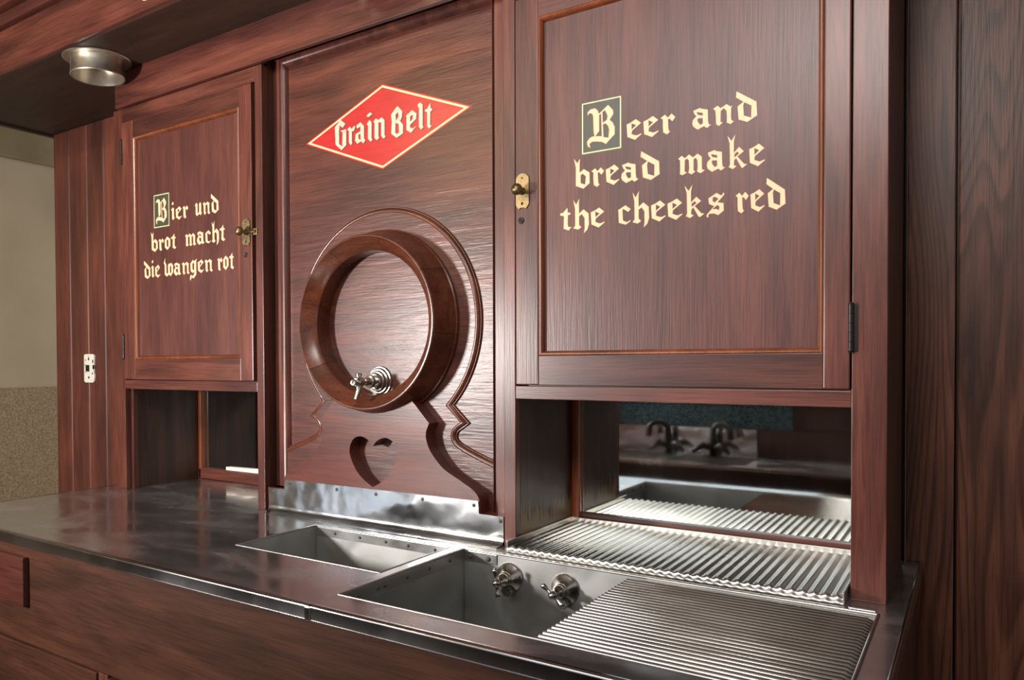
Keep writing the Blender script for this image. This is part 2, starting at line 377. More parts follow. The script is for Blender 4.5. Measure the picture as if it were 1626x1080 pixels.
# white switch plate
sp = thing('switch_plate', (-2.84, 0.242, 1.257), 'chipped white painted switch plate on the beaded boards left of the hutch', 'switch plate')
out = [(-2.876, 1.262), (-2.866, 1.257), (-2.812, 1.257), (-2.806, 1.262), (-2.800, 1.285), (-2.806, 1.30), (-2.801, 1.37), (-2.812, 1.375), (-2.868, 1.375), (-2.876, 1.370)]
prism('plate', out, [], 0.234, 0.240, CHIP, sp)
box('toggle', (-2.846, -2.836), (0.222, 0.234), (1.303, 1.330), BLACK, sp, bev=0.002, label='dark toggle')
for z in (1.278, 1.354): 
    bm = bmesh.new(); lathe(bm, [(0, 0.003), (0.004, 0.002), (0.005, 0)], (-2.841, 0.234, z), (0, -1, 0), 12); from_bm('screw', bm, BLACK, sp, smooth=True)
for q, (cx, cz, r) in enumerate([(-2.812, 1.345, .006), (-2.808, 1.322, .008), (-2.815, 1.295, .004), (-2.866, 1.35, .003), (-2.868, 1.33, .0025), (-2.842, 1.362, .003), (-2.864, 1.30, .0028)]):
    pts = [(cx+r*(.6+.5*random.random())*math.cos(a*PI/4), cz+1.6*r*(.6+.5*random.random())*math.sin(a*PI/4)) for a in range(8)]
    prism('paint_chip', pts, [], 0.2335, 0.2342, BLACK, sp)

# ------------------------------------------------------------------ the two cupboards of the hutch
HT = 2.30

def panel_molding(name, x0, x1, z0, z1, wd, yf, yb, mat, parent, wr=None):
    """mitred sloping moulding ring inside an opening; outer edge at yf, inner at yb"""
    bm = bmesh.new()
    prof = [(0, yf), (0.25, yf-0.0022), (0.5, yf-0.001), (0.75, yf+(yb-yf)*0.5), (1.0, yb)]
    rings = []
    for t, y in prof:
        d = wd*t; e = (wd if wr is None else wr)*t
        rings.append([bm.verts.new(p) for p in ((x0+d, y, z0+d), (x1-e, y, z0+d), (x1-e, y, z1-d), (x0+d, y, z1-d))])
    for A, B in zip(rings, rings[1:]):
        for k in range(4): bm.faces.new([A[k], A[(k+1) % 4], B[(k+1) % 4], B[k]])
    back = [bm.verts.new((v.co.x, yb+0.002, v.co.z)) for v in rings[0]]
    for k in range(4): bm.faces.new([back[k], back[(k+1) % 4], rings[0][(k+1) % 4], rings[0][k]])
    back2 = [bm.verts.new((v.co.x, yb+0.002, v.co.z)) for v in rings[-1]]
    for k in range(4): bm.faces.new([back2[k], back2[(k+1) % 4], rings[-1][(k+1) % 4], rings[-1][k]]); bm.faces.new([back[k], back[(k+1) % 4], back2[(k+1) % 4], back2[k]])
    return autosmooth(from_bm(name, bm, mat, parent), 50)

def door(parent, x0, x1, z0, z1, px0, px1, pz0, pz1, yf):
    """frame-and-panel door. px/pz: clear opening incl. moulding"""
    d = box('door', (x0, x1), (yf+0.021, yf+0.025), (z0, z1), W_D, parent, bev=0)
    box('stile', (x0, px0), (yf, yf+0.022), (z0, z1), W_V, d, bev=0.0025)
    box('stile', (px1, x1), (yf, yf+0.022), (z0, z1), W_V, d, bev=0.0025)
    box('rail', (px0, px1), (yf+0.0003, yf+0.022), (z0, pz0), W_H, d, bev=0.0012)
    box('rail', (px0, px1), (yf+0.0003, yf+0.022), (pz1, z1), W_H, d, bev=0.0012)
    panel_molding('molding', px0, px1, pz0, pz1, 0.011, yf+0.001, yf+0.0125, W_TRIM, d)
    box('panel', (px0+0.002, px1-0.002), (yf+0.0125, yf+0.02), (pz0+0.002, pz1-0.002), W_PV, d, bev=0)
    return d
def knob_set(d, cx, yf, cz=1.7225, side=1):
    # escutcheon with scalloped ends
    w2, h2 = 0.0165, 0.040
    o = [(-w2, -h2+.010), (-w2+.004, -h2+.004), (-w2*.55, -h2), (-w2*.30, -h2+.003), (w2*.30, -h2+.003), (w2*.55, -h2), (w2-.004, -h2+.004), (w2, -h2+.010),
         (w2, h2-.010), (w2-.003, h2-.006), (w2*.5, h2-.001), (0, h2+.001), (-w2*.5, h2-.001), (-w2+.003, h2-.006), (-w2, h2-.010)]
    hole = [(.0035*math.cos(a*PI/5), -h2+.012+.0035*math.sin(a*PI/5)) for a in range(10)]
    hole2 = [(.0022*math.cos(a*PI/5), h2-.010+.0022*math.sin(a*PI/5)) for a in range(10)]
    prism('escutcheon', [(cx+a, cz+b) for a, b in o], [[(cx+a, cz+b) for a, b in hole], [(cx+a, cz+b) for a, b in hole2]], yf-0.0028, yf, BRASS, d)
    bm = bmesh.new()
    lathe(bm, [(0.009, 0), (0.0085, 0.003), (0.0055, 0.006), (0.005, 0.014), (0.0075, 0.017), (0.0, 0.017)], (cx, yf-0.0028, cz), (0, -1, 0), 20)
    # fluted melon knob
    N = 96; rings = []
    for i in range(11):
        ph = -PI/2+PI*i/10; ring = []
        for k in range(N):
            a = 2*PI*k/N; rr = 0.0128*math.cos(ph)*(1+0.06*math.cos(16*a))
            ring.append(bm.verts.new((cx+rr*math.cos(a), yf-0.028-0.0118*math.sin(ph), cz+rr*math.sin(a))))
        rings.append(ring)
    for A, B in zip(rings, rings[1:]):
        for k in range(N): bm.faces.new([A[k], A[(k+1) % N], B[(k+1) % N], B[k]])
    bm.faces.new(rings[0][::-1]); bm.faces.new(rings[-1])
    from_bm('knob', bm, BRASS, d, smooth=True, label='fluted brass knob')
    bm = bmesh.new()
    lathe(bm, [(0.0075, 0), (0.0075, 0.0015), (0.006, 0.0022), (0.0052, 0.0008), (0.0030, 0.0006), (0.0028, 0.0018), (0, 0.0018)], (cx-0.004, yf, cz-0.066), (0, -1, 0), 20)
    from_bm('lock', bm, BLACK, d, smooth=True, label='small round cylinder lock')
def hinge(parent, x, yf, z0, z1):
    bm = bmesh.new()
    prof = [(0.0, -0.004), (0.0035, -0.003), (0.0042, -0.001), (0.003, 0)]
    L_ = z1-z0
    for i in range(5):
        a = L_*i/5; b = L_*(i+1)/5
        prof += [(0.0046, a+0.0004), (0.0046, b-0.0004), (0.0040, b)]
    prof += [(0.003, L_), (0.0042, L_+0.001), (0.0035, L_+0.003), (0, L_+0.004)]
    lathe(bm, prof, (x, yf-0.003, z0), (0, 0, 1), 14)
    bm_box(bm, x-0.010, x+0.010, yf-0.0008, yf+0.0004, z0, z1)
    autosmooth(from_bm('hinge', bm, BLACK, parent), 40)

def cupboard(name, xl, xi0, xi1, xr, label, left):
    t = thing(name, ((xl+xr)/2, 0.16, 0.9), label, 'cabinet')
    box('stile', (xl, xi0), (0, 0.022), (0.90, 2.208), W_V, t, label='left face-frame stile')
    box('stile', (xi1, xr), (0, 0.022), (0.90, 2.208), W_V, t, label='right face-frame stile')
    box('rail', (xi0, xi1), (0.0005, 0.022), (2.163, 2.208), W_H, t)
    box('rail', (xi0, xi1), (0.0005, 0.022), (1.248, 1.278), W_H, t, label='rail above the open niche')
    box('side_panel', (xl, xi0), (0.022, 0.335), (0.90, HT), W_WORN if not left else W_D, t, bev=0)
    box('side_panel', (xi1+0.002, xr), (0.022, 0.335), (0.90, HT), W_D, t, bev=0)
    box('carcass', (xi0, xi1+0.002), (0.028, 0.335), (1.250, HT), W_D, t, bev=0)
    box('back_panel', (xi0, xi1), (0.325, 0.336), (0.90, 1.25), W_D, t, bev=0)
    return t
# left cupboard
cl = cupboard('wall_cupboard', -2.274, -2.225, -1.561, -1.531, 'left dark red wood cupboard with the German motto door above a small mirrored niche', True)
dl = door(cl, -2.2215, -1.573, 1.281, 2.160, -2.160, -1.628, 1.349, 2.100, -0.004)
knob_set(dl, -1.596, -0.004)
hinge(dl, -2.2235, -0.002, 2.020, 2.100); hinge(dl, -2.2235, -0.002, 1.352, 1.432)
bm = bmesh.new(); bm_box(bm, -1.568, -1.552, -0.004, 0.0, 1.712, 1.732, 0.001); tube(bm, [(-1.578, -0.006, 1.722), (-1.556, -0.006, 1.722)], 0.004, 10)
from_bm('strike', bm, BRASS, cl, label='small brass latch strike')
# left niche
box('corner_trim', (-2.225, -2.205), (0.300, 0.322), (0.90, 1.25), W_TRIM, cl, bev=0.006)
box('mirror_rail', (-2.225, -1.561), (0.300, 0.322), (0.901, 0.940), W_H, cl, bev=0.004, label='red brown rail under the mirror')
box('mirror', (-2.206, -1.563), (0.318, 0.322), (0.938, 1.25), MIRROR, cl, bev=0.0005, label='dim niche mirror')
prism('mirror_shard', [(-2.075, 0.9415), (-1.75, 0.9415), (-1.75, 0.98), (-1.80, 0.958), (-2.075, 0.953)], [], 0.308, 0.312, CHIP, cl, label='broken bright lower edge of the mirror')
box('inner_stile', (-2.225, -2.213), (0.022, 0.040), (0.90, 1.25), W_V, cl, bev=0.001)
# right cupboard
cr_ = cupboard('wall_cupboard', -0.720, -0.690, 0.0, 0.056, 'right dark red wood cupboard with the English motto door above the wide mirrored niche', False)
dr = door(cr_, -0.6865, -0.0025, 1.281, 2.160, -0.628, -0.046, 1.347, 2.108, -0.004)
knob_set(dr, -0.667, -0.004)
hinge(dr, -0.0008, -0.002, 1.350, 1.434); hinge(dr, -0.0008, -0.002, 2.020, 2.104)
box('corner_trim', (-0.690, -0.667), (0.298, 0.322), (0.90, 1.25), W_TRIM, cr_, bev=0.008)
box('mirror_rail', (-0.668, 0.0), (0.305, 0.322), (0.915, 0.936), W_H, cr_, bev=0.003, label='thin rail under the mirror')
box('mirror', (-0.668, 0.0), (0.318, 0.322), (0.930, 1.25), MIRROR, cr_, bev=0.0005, label='wide niche mirror')

# ------------------------------------------------------------------ blackletter writing (broad-nib strokes)
TRACED = {
 'e': [[[(0.0,0.767),(0.199,0.834),(0.432,0.957),(0.674,0.731),(0.253,0.428),(0.227,0.253),(0.432,0.156),(0.521,0.158),(0.681,0.216),(0.692,0.18),(0.396,-0.044),(0.036,0.155)],[(0.227,0.795),(0.45,0.662),(0.235,0.483)]]],
 'r': [[[(0.0,0.794),(0.188,0.91),(0.325,0.75),(0.484,0.915),(0.656,0.722),(0.521,0.547),(0.392,0.704),(0.325,0.666),(0.342,0.261),(0.376,0.088),(0.444,0.083),(0.291,-0.038),(0.121,0.082),(0.103,0.371),(0.103,0.707)]]],
 'a': [[[(0.048,0.871),(0.358,0.953),(0.439,0.895),(0.713,0.82),(0.723,0.336),(0.746,0.169),(0.794,0.102),(0.874,0.098),(0.698,-0.017),(0.634,0.001),(0.553,0.08),(0.246,-0.036),(0.049,0.131),(0.0,0.271),(0.033,0.446),(0.196,0.597),(0.098,0.714)],[(0.195,0.8),(0.497,0.704),(0.488,0.569),(0.244,0.653)],[(0.245,0.489),(0.488,0.471),(0.498,0.214),(0.375,0.154),(0.261,0.306),(0.229,0.41)]]],
 'n': [[[(0.0,0.807),(0.19,0.916),(0.332,0.776),(0.599,0.917),(0.786,0.769),(0.863,0.818),(0.801,0.702),(0.793,0.287),(0.818,0.139),(0.927,0.087),(0.788,-0.025),(0.616,0.079),(0.625,0.318),(0.606,0.611),(0.474,0.765),(0.333,0.647),(0.324,0.148),(0.428,0.113),(0.255,-0.027),(0.129,0.087),(0.122,0.412),(0.096,0.708)]]],
 'd': [[[(0.021,1.417),(0.886,0.801),(0.918,0.183),(0.498,-0.045),(0.116,0.126),(0.069,0.723),(0.328,0.895),(0.0,1.151)],[(0.358,0.873),(0.677,0.669),(0.663,0.12),(0.345,0.258),(0.307,0.709)]]],
 'b': [[[(0.0,1.569),(0.195,1.306),(0.344,1.516),(0.32,1.34),(0.312,0.84),(0.351,0.816),(0.545,0.956),(0.845,0.744),(0.86,0.208),(0.524,-0.039),(0.116,0.149),(0.117,1.084),(0.059,1.38)],[(0.37,0.67),(0.487,0.743),(0.66,0.575),(0.621,0.152),(0.369,0.258)]]],
 'm': [[[(0.0,0.787),(0.183,0.901),(0.326,0.763),(0.546,0.916),(0.733,0.749),(0.954,0.901),(1.165,0.73),(1.166,0.241),(1.182,0.124),(1.311,0.089),(1.118,-0.029),(0.94,0.062),(0.972,0.27),(0.955,0.6),(0.857,0.729),(0.76,0.663),(0.76,0.137),(0.852,0.075),(0.663,-0.036),(0.515,0.058),(0.557,0.266),(0.537,0.631),(0.448,0.744),(0.326,0.68),(0.317,0.136),(0.432,0.086),(0.234,-0.017),(0.094,0.036),(0.107,0.333),(0.1,0.698)]]],
 'k': [[[(0.0,1.528),(0.186,1.256),(0.364,1.535),(0.294,1.222),(0.296,0.697),(0.54,0.937),(0.754,0.719),(0.465,0.511),(0.77,0.131),(0.906,0.11),(0.695,-0.038),(0.634,0.025),(0.404,0.457),(0.312,0.36),(0.297,0.139),(0.42,0.072),(0.251,-0.03),(0.066,0.077),(0.127,0.196),(0.109,1.158)],[(0.326,0.644),(0.464,0.749),(0.55,0.64),(0.358,0.496),(0.318,0.492)]]],
 't': [[[(0.386,1.154),(0.399,0.911),(0.562,0.852),(0.518,0.777),(0.408,0.769),(0.398,0.307),(0.429,0.142),(0.604,0.124),(0.45,-0.033),(0.185,0.087),(0.209,0.731),(0.0,0.803),(0.009,0.895),(0.165,0.918)]]],
 'h': [[[(0.002,1.509),(0.145,1.251),(0.319,1.549),(0.288,1.314),(0.296,0.774),(0.534,0.966),(0.79,0.718),(0.811,0.181),(0.725,-0.088),(0.554,-0.257),(0.597,0.005),(0.589,0.522),(0.447,0.737),(0.296,0.635),(0.296,0.196),(0.416,0.063),(0.252,-0.039),(0.0,0.047),(0.1,0.177),(0.093,1.058),(0.037,1.345)]]],
 'c': [[[(0.0,0.725),(0.364,0.921),(0.632,0.709),(0.504,0.589),(0.243,0.774),(0.215,0.661),(0.235,0.235),(0.263,0.155),(0.444,0.077),(0.624,0.161),(0.624,0.115),(0.384,-0.032),(0.04,0.09),(0.02,0.607)]]],
 's': [[[(0.087,0.796),(0.44,1.004),(0.64,0.863),(0.71,0.915),(0.734,0.994),(0.783,0.913),(0.693,0.792),(0.483,0.567),(0.746,0.499),(0.757,0.158),(0.52,-0.023),(0.344,0.069),(0.114,0.08),(0.068,-0.016),(0.096,-0.073),(0.032,-0.077),(0.0,-0.026),(0.025,0.061),(0.343,0.404),(0.113,0.54),(0.095,0.668)],[(0.272,0.82),(0.377,0.843),(0.536,0.729),(0.36,0.564),(0.265,0.648)],[(0.255,0.27),(0.466,0.45),(0.571,0.377),(0.554,0.199),(0.414,0.262)]]],
}
TRACED = {k: [v[0]] for k, v in TRACED.items()}
_STEM = [(-.17, .80), (.03, .97), (.17, .86), (.17, .20), (.28, .18), (.08, 0), (-.06, .10), (-.06, .72)]
TRACED['i'] = [[[(a+.17, b) for a, b in _STEM]], [[(.07, 1.24), (.20, 1.40), (.33, 1.27), (.20, 1.12)]]]
TRACED['u'] = [[[(0, .80), (.20, .97), (.34, .86), (.34, .22), (.42, .17), (.54, .26), (.54, .84), (.66, .97), (.80, .86), (.80, .20), (.91, .18), (.71, 0), (.56, .13), (.27, -.02), (.11, .12), (.11, .72)]]]
TRACED['o'] = [[[(0, .74), (.30, 1.0), (.66, .78), (.67, .26), (.32, -.03), (.02, .18)], [(.23, .72), (.33, .80), (.44, .66), (.44, .24), (.36, .18), (.24, .28)]]]
TRACED['w'] = [[[(-.12, 1.02), (.06, 1.42), (.05, 1.08), (.20, .90), (.20, .26), (.30, .18), (.42, .26), (.42, .84), (.54, .97), (.62, .90), (.78, 1.0), (1.04, .78), (1.04, .26), (.74, -.03), (.52, .12), (.26, -.03), (0, .14), (0, .88)], [(.64, .74), (.72, .80), (.82, .68), (.82, .26), (.74, .18), (.64, .26)]]]
TRACED['g'] = [[[(0, .74), (.28, 1.0), (.44, .90), (.60, .98), (.76, 1.06), (.68, .88), (.67, -.12), (.36, -.38), (.14, -.28), (-.02, -.54), (-.08, -.34), (.02, -.08), (.22, -.20), (.44, -.08), (.44, .14), (.28, .02), (.02, .20)], [(.22, .70), (.34, .80), (.44, .72), (.44, .26), (.36, .22), (.24, .30)]]]
SIGNGLYPHS = [[[(-1.2975,1.9951),(-1.2761,2.012),(-1.2577,1.9983),(-1.2684,1.989),(-1.2795,1.9978),(-1.2816,1.9848),(-1.282,1.9464),(-1.2701,1.937),(-1.2685,1.9766),(-1.2776,1.9818),(-1.2551,1.9831),(-1.2555,1.939),(-1.273,1.9277),(-1.2952,1.9462)]],
[[(-1.2512,1.981),(-1.2421,1.9876),(-1.2355,1.9797),(-1.2265,1.9869),(-1.2219,1.9831),(-1.2278,1.9725),(-1.2344,1.9736),(-1.2347,1.9444),(-1.2328,1.9412),(-1.2387,1.9357),(-1.2456,1.9439),(-1.2453,1.9755)]],
[[(-1.2188,1.9855),(-1.2034,1.9929),(-1.1909,1.9805),(-1.1905,1.9457),(-1.186,1.9406),(-1.1936,1.9332),(-1.2012,1.9403),(-1.2154,1.9359),(-1.2231,1.9454),(-1.221,1.9625),(-1.2036,1.9682),(-1.2035,1.9813),(-1.2151,1.9775)],[(-1.2114,1.9594),(-1.2037,1.9619),(-1.2027,1.9449),(-1.2096,1.9475)]],
[[(-1.1807,1.983),(-1.1712,1.9928),(-1.1637,1.9857),(-1.1641,1.9412),(-1.1604,1.9377),(-1.1679,1.9333),(-1.1773,1.9435),(-1.1758,1.9778)]],
[[(-1.1824,2.0055),(-1.1691,2.0134),(-1.1609,2.0073),(-1.1741,2.0011)]],
[[(-1.157,1.9859),(-1.1488,1.993),(-1.1407,1.9872),(-1.1285,1.9921),(-1.1187,1.9832),(-1.119,1.9421),(-1.1154,1.9401),(-1.1216,1.9335),(-1.1307,1.9427),(-1.1304,1.9782),(-1.1396,1.9813),(-1.1399,1.9429),(-1.1374,1.9396),(-1.1456,1.9338),(-1.1537,1.9409),(-1.1533,1.9809)]],
[[(-1.0968,1.9933),(-1.0752,2.0122),(-1.059,1.9959),(-1.0601,1.9808),(-1.0662,1.9708),(-1.0568,1.9593),(-1.0569,1.937),(-1.0783,1.9287),(-1.0961,1.9424),(-1.0941,1.9745)],[(-1.0814,1.9904),(-1.0732,1.9958),(-1.0708,1.9842),(-1.0797,1.9746)],[(-1.0816,1.9688),(-1.0709,1.9641),(-1.07,1.9421),(-1.0782,1.9385),(-1.0828,1.9443)]],
[[(-1.0471,1.9812),(-1.0268,1.9921),(-1.0124,1.9811),(-1.0139,1.9668),(-1.0333,1.9551),(-1.0334,1.9482),(-1.0254,1.944),(-1.0126,1.9486),(-1.0307,1.9339),(-1.0453,1.9434),(-1.045,1.9766)],[(-1.0332,1.9772),(-1.0241,1.9794),(-1.0249,1.9688),(-1.0333,1.9628)]],
[[(-1.0088,2.0029),(-1.0009,2.0069),(-0.9924,1.9997),(-0.9928,1.9451),(-0.9894,1.9418),(-0.998,1.9364),(-1.0047,1.9445),(-1.0044,1.9938),(-1.0078,1.9972)]],
[[(-0.9688,1.9992),(-0.9672,1.9853),(-0.9622,1.9836),(-0.9639,1.9779),(-0.9683,1.9782),(-0.9691,1.9436),(-0.9641,1.94),(-0.9726,1.9341),(-0.9786,1.9412),(-0.9784,1.9779),(-0.9851,1.9806),(-0.9857,1.9848),(-0.9783,1.9861)]],
]
def grow_poly(p, g):
    n = len(p); out = []
    area = sum(p[i][0]*p[(i+1) % n][1]-p[(i+1) % n][0]*p[i][1] for i in range(n))
    sgn = 1 if area > 0 else -1
    for i in range(n):
        a, b, c = Vector(p[i-1]), Vector(p[i]), Vector(p[(i+1) % n])
        n1 = (b-a).normalized(); n2 = (c-b).normalized(); nn = Vector((n1.y+n2.y, -n1.x-n2.x))*sgn
        nn = nn.normalized() if nn.length > 1e-6 else Vector((n1.y, -n1.x))*sgn
        out.append((b.x+nn.x*g, b.y+nn.y*g))
    return out
def shapes(name, sl, y, mat, parent, g=0.0, label=None):
    """flat painted shapes (outer loop, holes...) in XZ"""
    bm = bmesh.new()
    for k, loops in enumerate(sl):
        if g: loops = [grow_poly(loops[0], g)]+[grow_poly(h, -g) for h in loops[1:]]
        vs = [bm.verts.new((a, y-0.00001*k, b)) for l in loops for a, b in l]
        for t in tessellate_polygon([[Vector((a, b, 0)) for a, b in l] for l in loops]):
            try: bm.faces.new([vs[i] for i in t])
            except ValueError: pass
    for f in bm.faces:
        f.normal_update()
        if f.normal.y > 0: f.normal_flip()
    me = bpy.data.meshes.new(name); bm.to_mesh(me); bm.free()
    return link(name, me, mat, parent, label=label)
def word_shapes(text, xa, xb, za, zb, xh):
    pen = 0; items = []; hi = 0
    for ch in text:
        wd = max(p[0] for sh_ in TRACED[ch] for p in sh_[0]); items.append((ch, pen)); hi = pen+wd; pen += wd+0.10
    sx = (xb-xa)/hi; out = []
    for ch, pn in items:
        for loops in TRACED[ch]:
            out.append([[(xa+(a+pn)*sx, za+(zb-za)*((a+pn)/hi)+b*xh) for a, b in l] for l in loops])
    return out
def polys(name, plist, y, mat, parent, label=None, dy=0.00001):
    bm = bmesh.new()
    for k, p in enumerate(plist):
        vs = [bm.verts.new((a, y-dy*k, b)) for a, b in p]
        for t in tessellate_polygon([[Vector((a, b, 0)) for a, b in p]]):
            try: bm.faces.new([vs[i] for i in t])
            except ValueError: pass
    for f in bm.faces:
        f.normal_update()
        if f.normal.y > 0: f.normal_flip()
    me = bpy.data.meshes.new(name); bm.to_mesh(me); bm.free()
    return link(name, me, mat, parent, label=label)
BIGB = [
 [(-0.513, 1.869), (-0.513, 1.876), (-0.506, 1.881), (-0.496, 1.8815), (-0.490, 1.876), (-0.4865, 1.867), (-0.4865, 1.831), (-0.497, 1.820), (-0.499, 1.833), (-0.5, 1.865), (-0.502, 1.871), (-0.508, 1.874), (-0.511, 1.872)],
 [(-0.488, 1.864), (-0.487, 1.868), (-0.466, 1.883), (-0.464, 1.880)],
 [(-0.466, 1.883), (-0.455, 1.870), (-0.4545, 1.862), (-0.463, 1.850), (-0.469, 1.8505), (-0.467, 1.860), (-0.470, 1.868), (-0.4745, 1.8755)],
 [(-0.482, 1.869), (-0.479, 1.870), (-0.4765, 1.815), (-0.480, 1.816)],
 [(-0.478, 1.8435), (-0.478, 1.847), (-0.468, 1.852), (-0.463, 1.851), (-0.456, 1.844), (-0.4515, 1.834), (-0.4515, 1.818), (-0.465, 1.808), (-0.465, 1.815), (-0.4635, 1.83), (-0.466, 1.839), (-0.472, 1.8455)],
 [(-0.498, 1.8215), (-0.484, 1.8195), (-0.473, 1.815), (-0.465, 1.813), (-0.4515, 1.818), (-0.471, 1.801), (-0.480, 1.807), (-0.493, 1.810), (-0.503, 1.811), (-0.509, 1.807), (-0.507, 1.798), (-0.513, 1.803), (-0.5145, 1.812), (-0.510, 1.818), (-0.503, 1.8215)]]
def initial(parent, x0, x1, z0, z1, y):
    """boxed illuminated capital"""
    sx = (x1-x0)/(-0.437+0.5265); sz = (z1-z0)/(1.897-1.787)
    tr = lambda p: [(x0+(a+0.5265)*sx, z0+(b-1.787)*sz) for a, b in p]
    polys('initial_ground', [[(x0-.003, z0-.003), (x1+.003, z0-.003), (x1+.003, z1+.003), (x0-.003, z1+.003)]], y+0.0006, GREENP, parent, 'dark green ground of the initial')
    t = 0.0026
    polys('initial_border', [[(x0, z0), (x1, z0), (x1, z0+t), (x0, z0+t)], [(x0, z1-t), (x1, z1-t), (x1, z1), (x0, z1)], [(x0, z0), (x0+t, z0), (x0+t, z1), (x0, z1)], [(x1-t, z0), (x1, z0), (x1, z1), (x1-t, z1)]], y+0.0003, PALEY, parent, 'pale yellow line around the initial')
    polys('initial_edge', [grow_poly(tr(p), 0.0011) for p in BIGB], y+0.0003, SALMON, parent)
    polys('initial_letter', [tr(p) for p in BIGB], y, CREAM, parent, 'cream ornate letter B')
XH = 0.0425
def motto(d, y, words):
    for w_ in words:
        ws = word_shapes(*w_)
        shapes('lettering_edge', ws, y+0.0003, SALMON, d, 0.0010, 'thin red edge of the lettering')
        shapes('lettering', ws, y, CREAM, d, 0, 'cream blackletter word')
YT = 0.0078
motto(dr, YT, [('eer', -0.4245, -0.3215, 1.801, 1.800, XH), ('and', -0.287, -0.164, 1.799, 1.797, XH),
               ('bread', -0.546, -0.354, 1.714, 1.712, XH), ('make', -0.3155, -0.150, 1.7115, 1.709, XH),
               ('the', -0.579, -0.4745, 1.626, 1.6255, XH), ('cheeks', -0.4435, -0.2245, 1.625, 1.623, XH), ('red', -0.203, -0.113, 1.622, 1.622, XH)])
initial(dr, -0.5265, -0.4370, 1.787, 1.897, YT)
motto(dl, YT, [('ier', -1.971, -1.883, 1.801, 1.801, XH), ('und', -1.850, -1.736, 1.801, 1.801, XH),
               ('brot', -2.082, -1.946, 1.708, 1.708, XH), ('macht', -1.900, -1.706, 1.710, 1.711, XH),
               ('die', -2.121, -2.033, 1.621, 1.621, XH), ('wangen', -2.008, -1.766, 1.621, 1.621, XH), ('rot', -1.744, -1.667, 1.621, 1.622, XH)])
initial(dl, -2.063, -1.9815, 1.785, 1.893, YT)

# ------------------------------------------------------------------ centre bay: panel, keg front, stand
CX, CZ = -1.126, 1.438
bay = thing('bay_panel', (CX, 0.06, 0.9), 'tall wood panel with red diamond sign and carved keg stand between the two cupboards', 'panel')
YP = 0.052
box('filler_stile', (-1.5305, -1.503), (YP-0.006, 0.09), (0.965, 2.30), W_V, bay)
box('filler_stile', (-0.772, -0.7205), (YP-0.006, 0.09), (0.965, 2.30), W_V, bay)
box('filler_base', (-1.5305, -1.44), (0.02, 0.09), (0.95, 0.968), W_V, bay)
box('panel', (-1.490, -0.762), (YP+0.007, 0.085), (0.904, 2.225), W_C, bay, bev=0)
panel_molding('panel_molding', -1.503, -0.772, 0.904, 2.226, 0.024, YP-0.009, YP+0.0065, W_V, bay, 0.006)
box('top_filler', (-1.5305, -0.7205), (YP-0.004, 0.09), (2.226, 2.31), W_H, bay, bev=0)
# backplate + bead following keg and stand outline
def arcpts(r, a0, a1, n): return [(r*math.cos(a0+(a1-a0)*i/n), r*math.sin(a0+(a1-a0)*i/n)) for i in range(n+1)]
aR = math.atan2(1.224-CZ, 0.215)
arc = [(u, CZ+v) for u, v in arcpts(0.3025, aR, PI-aR, 72)]
low = catmull([(0.260, 1.182), (0.231, 1.160), (0.232, 1.133), (0.268, 1.111), (0.356, 1.078), (0.372, 1.074)], 5)
path = [(-u, z) for u, z in reversed(low)]+[(u, z) for u, z in reversed(arc)]+low
path = [(CX+u, z) for u, z in path]
prism('backplate', path+[(CX+.372, 0.912), (CX-.372, 0.912)], [], YP-0.003, YP+0.006, W_C, bay)
def sweep(name, pth, prof, mat, parent, y):
    bm = bmesh.new(); rings = []
    for i, p in enumerate(pth):
        a = Vector(pth[max(i-1, 0)]); b = Vector(p); c = Vector(pth[min(i+1, len(pth)-1)])
        d1 = (b-a).normalized() if i else (c-b).normalized(); d2 = (c-b).normalized() if i < len(pth)-1 else d1
        n1 = Vector((-d1.y, d1.x)); n2 = Vector((-d2.y, d2.x)); nn = (n1+n2).normalized()
        k = 1/max(0.45, nn.dot(n1))
        rings.append([bm.verts.new((b.x+nn.x*o*k, y-h, b.y+nn.y*o*k)) for o, h in prof])
    m_ = len(prof)
    for A, B in zip(rings, rings[1:]):
        for k in range(m_-1): bm.faces.new([A[k], A[k+1], B[k+1], B[k]])
    return autosmooth(from_bm(name, bm, mat, parent), 45)
bead_prof = [(-.0110, -.001), (-.0095, -.0012), (-.0085, -.0030), (-.0070, -.0012), (-.0050, .0012), (-.0010, .0020), (.0030, .0006), (.0058, -.0028), (.0068, -.0050), (.0085, -.0048), (.0098, -.0062), (.0102, -.0100)]
sweep('bead', path, bead_prof, W_R, bay, YP-0.003)
# stand with heart cut-out
sr = [(0.140, 1.226), (0.184, 1.180)]+catmull([(0.1745, 1.160), (0.1745, 1.140), (0.189, 1.108), (0.226, 1.070), (0.273, 1.045), (0.316, 1.022), (0.333, 0.998), (0.3345, 0.968)], 6)
top = [(u, CZ+v) for u, v in arcpts(0.232, -PI/2+0.56, -PI/2-0.56, 16)]
outl = sr+[(0.400, 0.968), (0.400, 0.905), (-0.400, 0.905), (-0.400, 0.968)]+[(-u, z) for u, z in reversed(sr)]+[(u, z) for u, z in reversed(top)]
hh = catmull([(0.0, 1.112), (0.018, 1.129), (0.044, 1.136), (0.068, 1.127), (0.081, 1.102), (0.077, 1.076), (0.056, 1.041), (0.028, 1.018), (0.0, 1.003)], 5)
heart = hh[:-1]+[(-u, z) for u, z in reversed(hh)][:-1]
stand = prism('keg_stand', [(CX+u, z) for u, z in outl], [[(CX+u, z) for u, z in heart]], 0.008, YP-0.003, W_S, bay, label='carved stand board with heart cut-out')
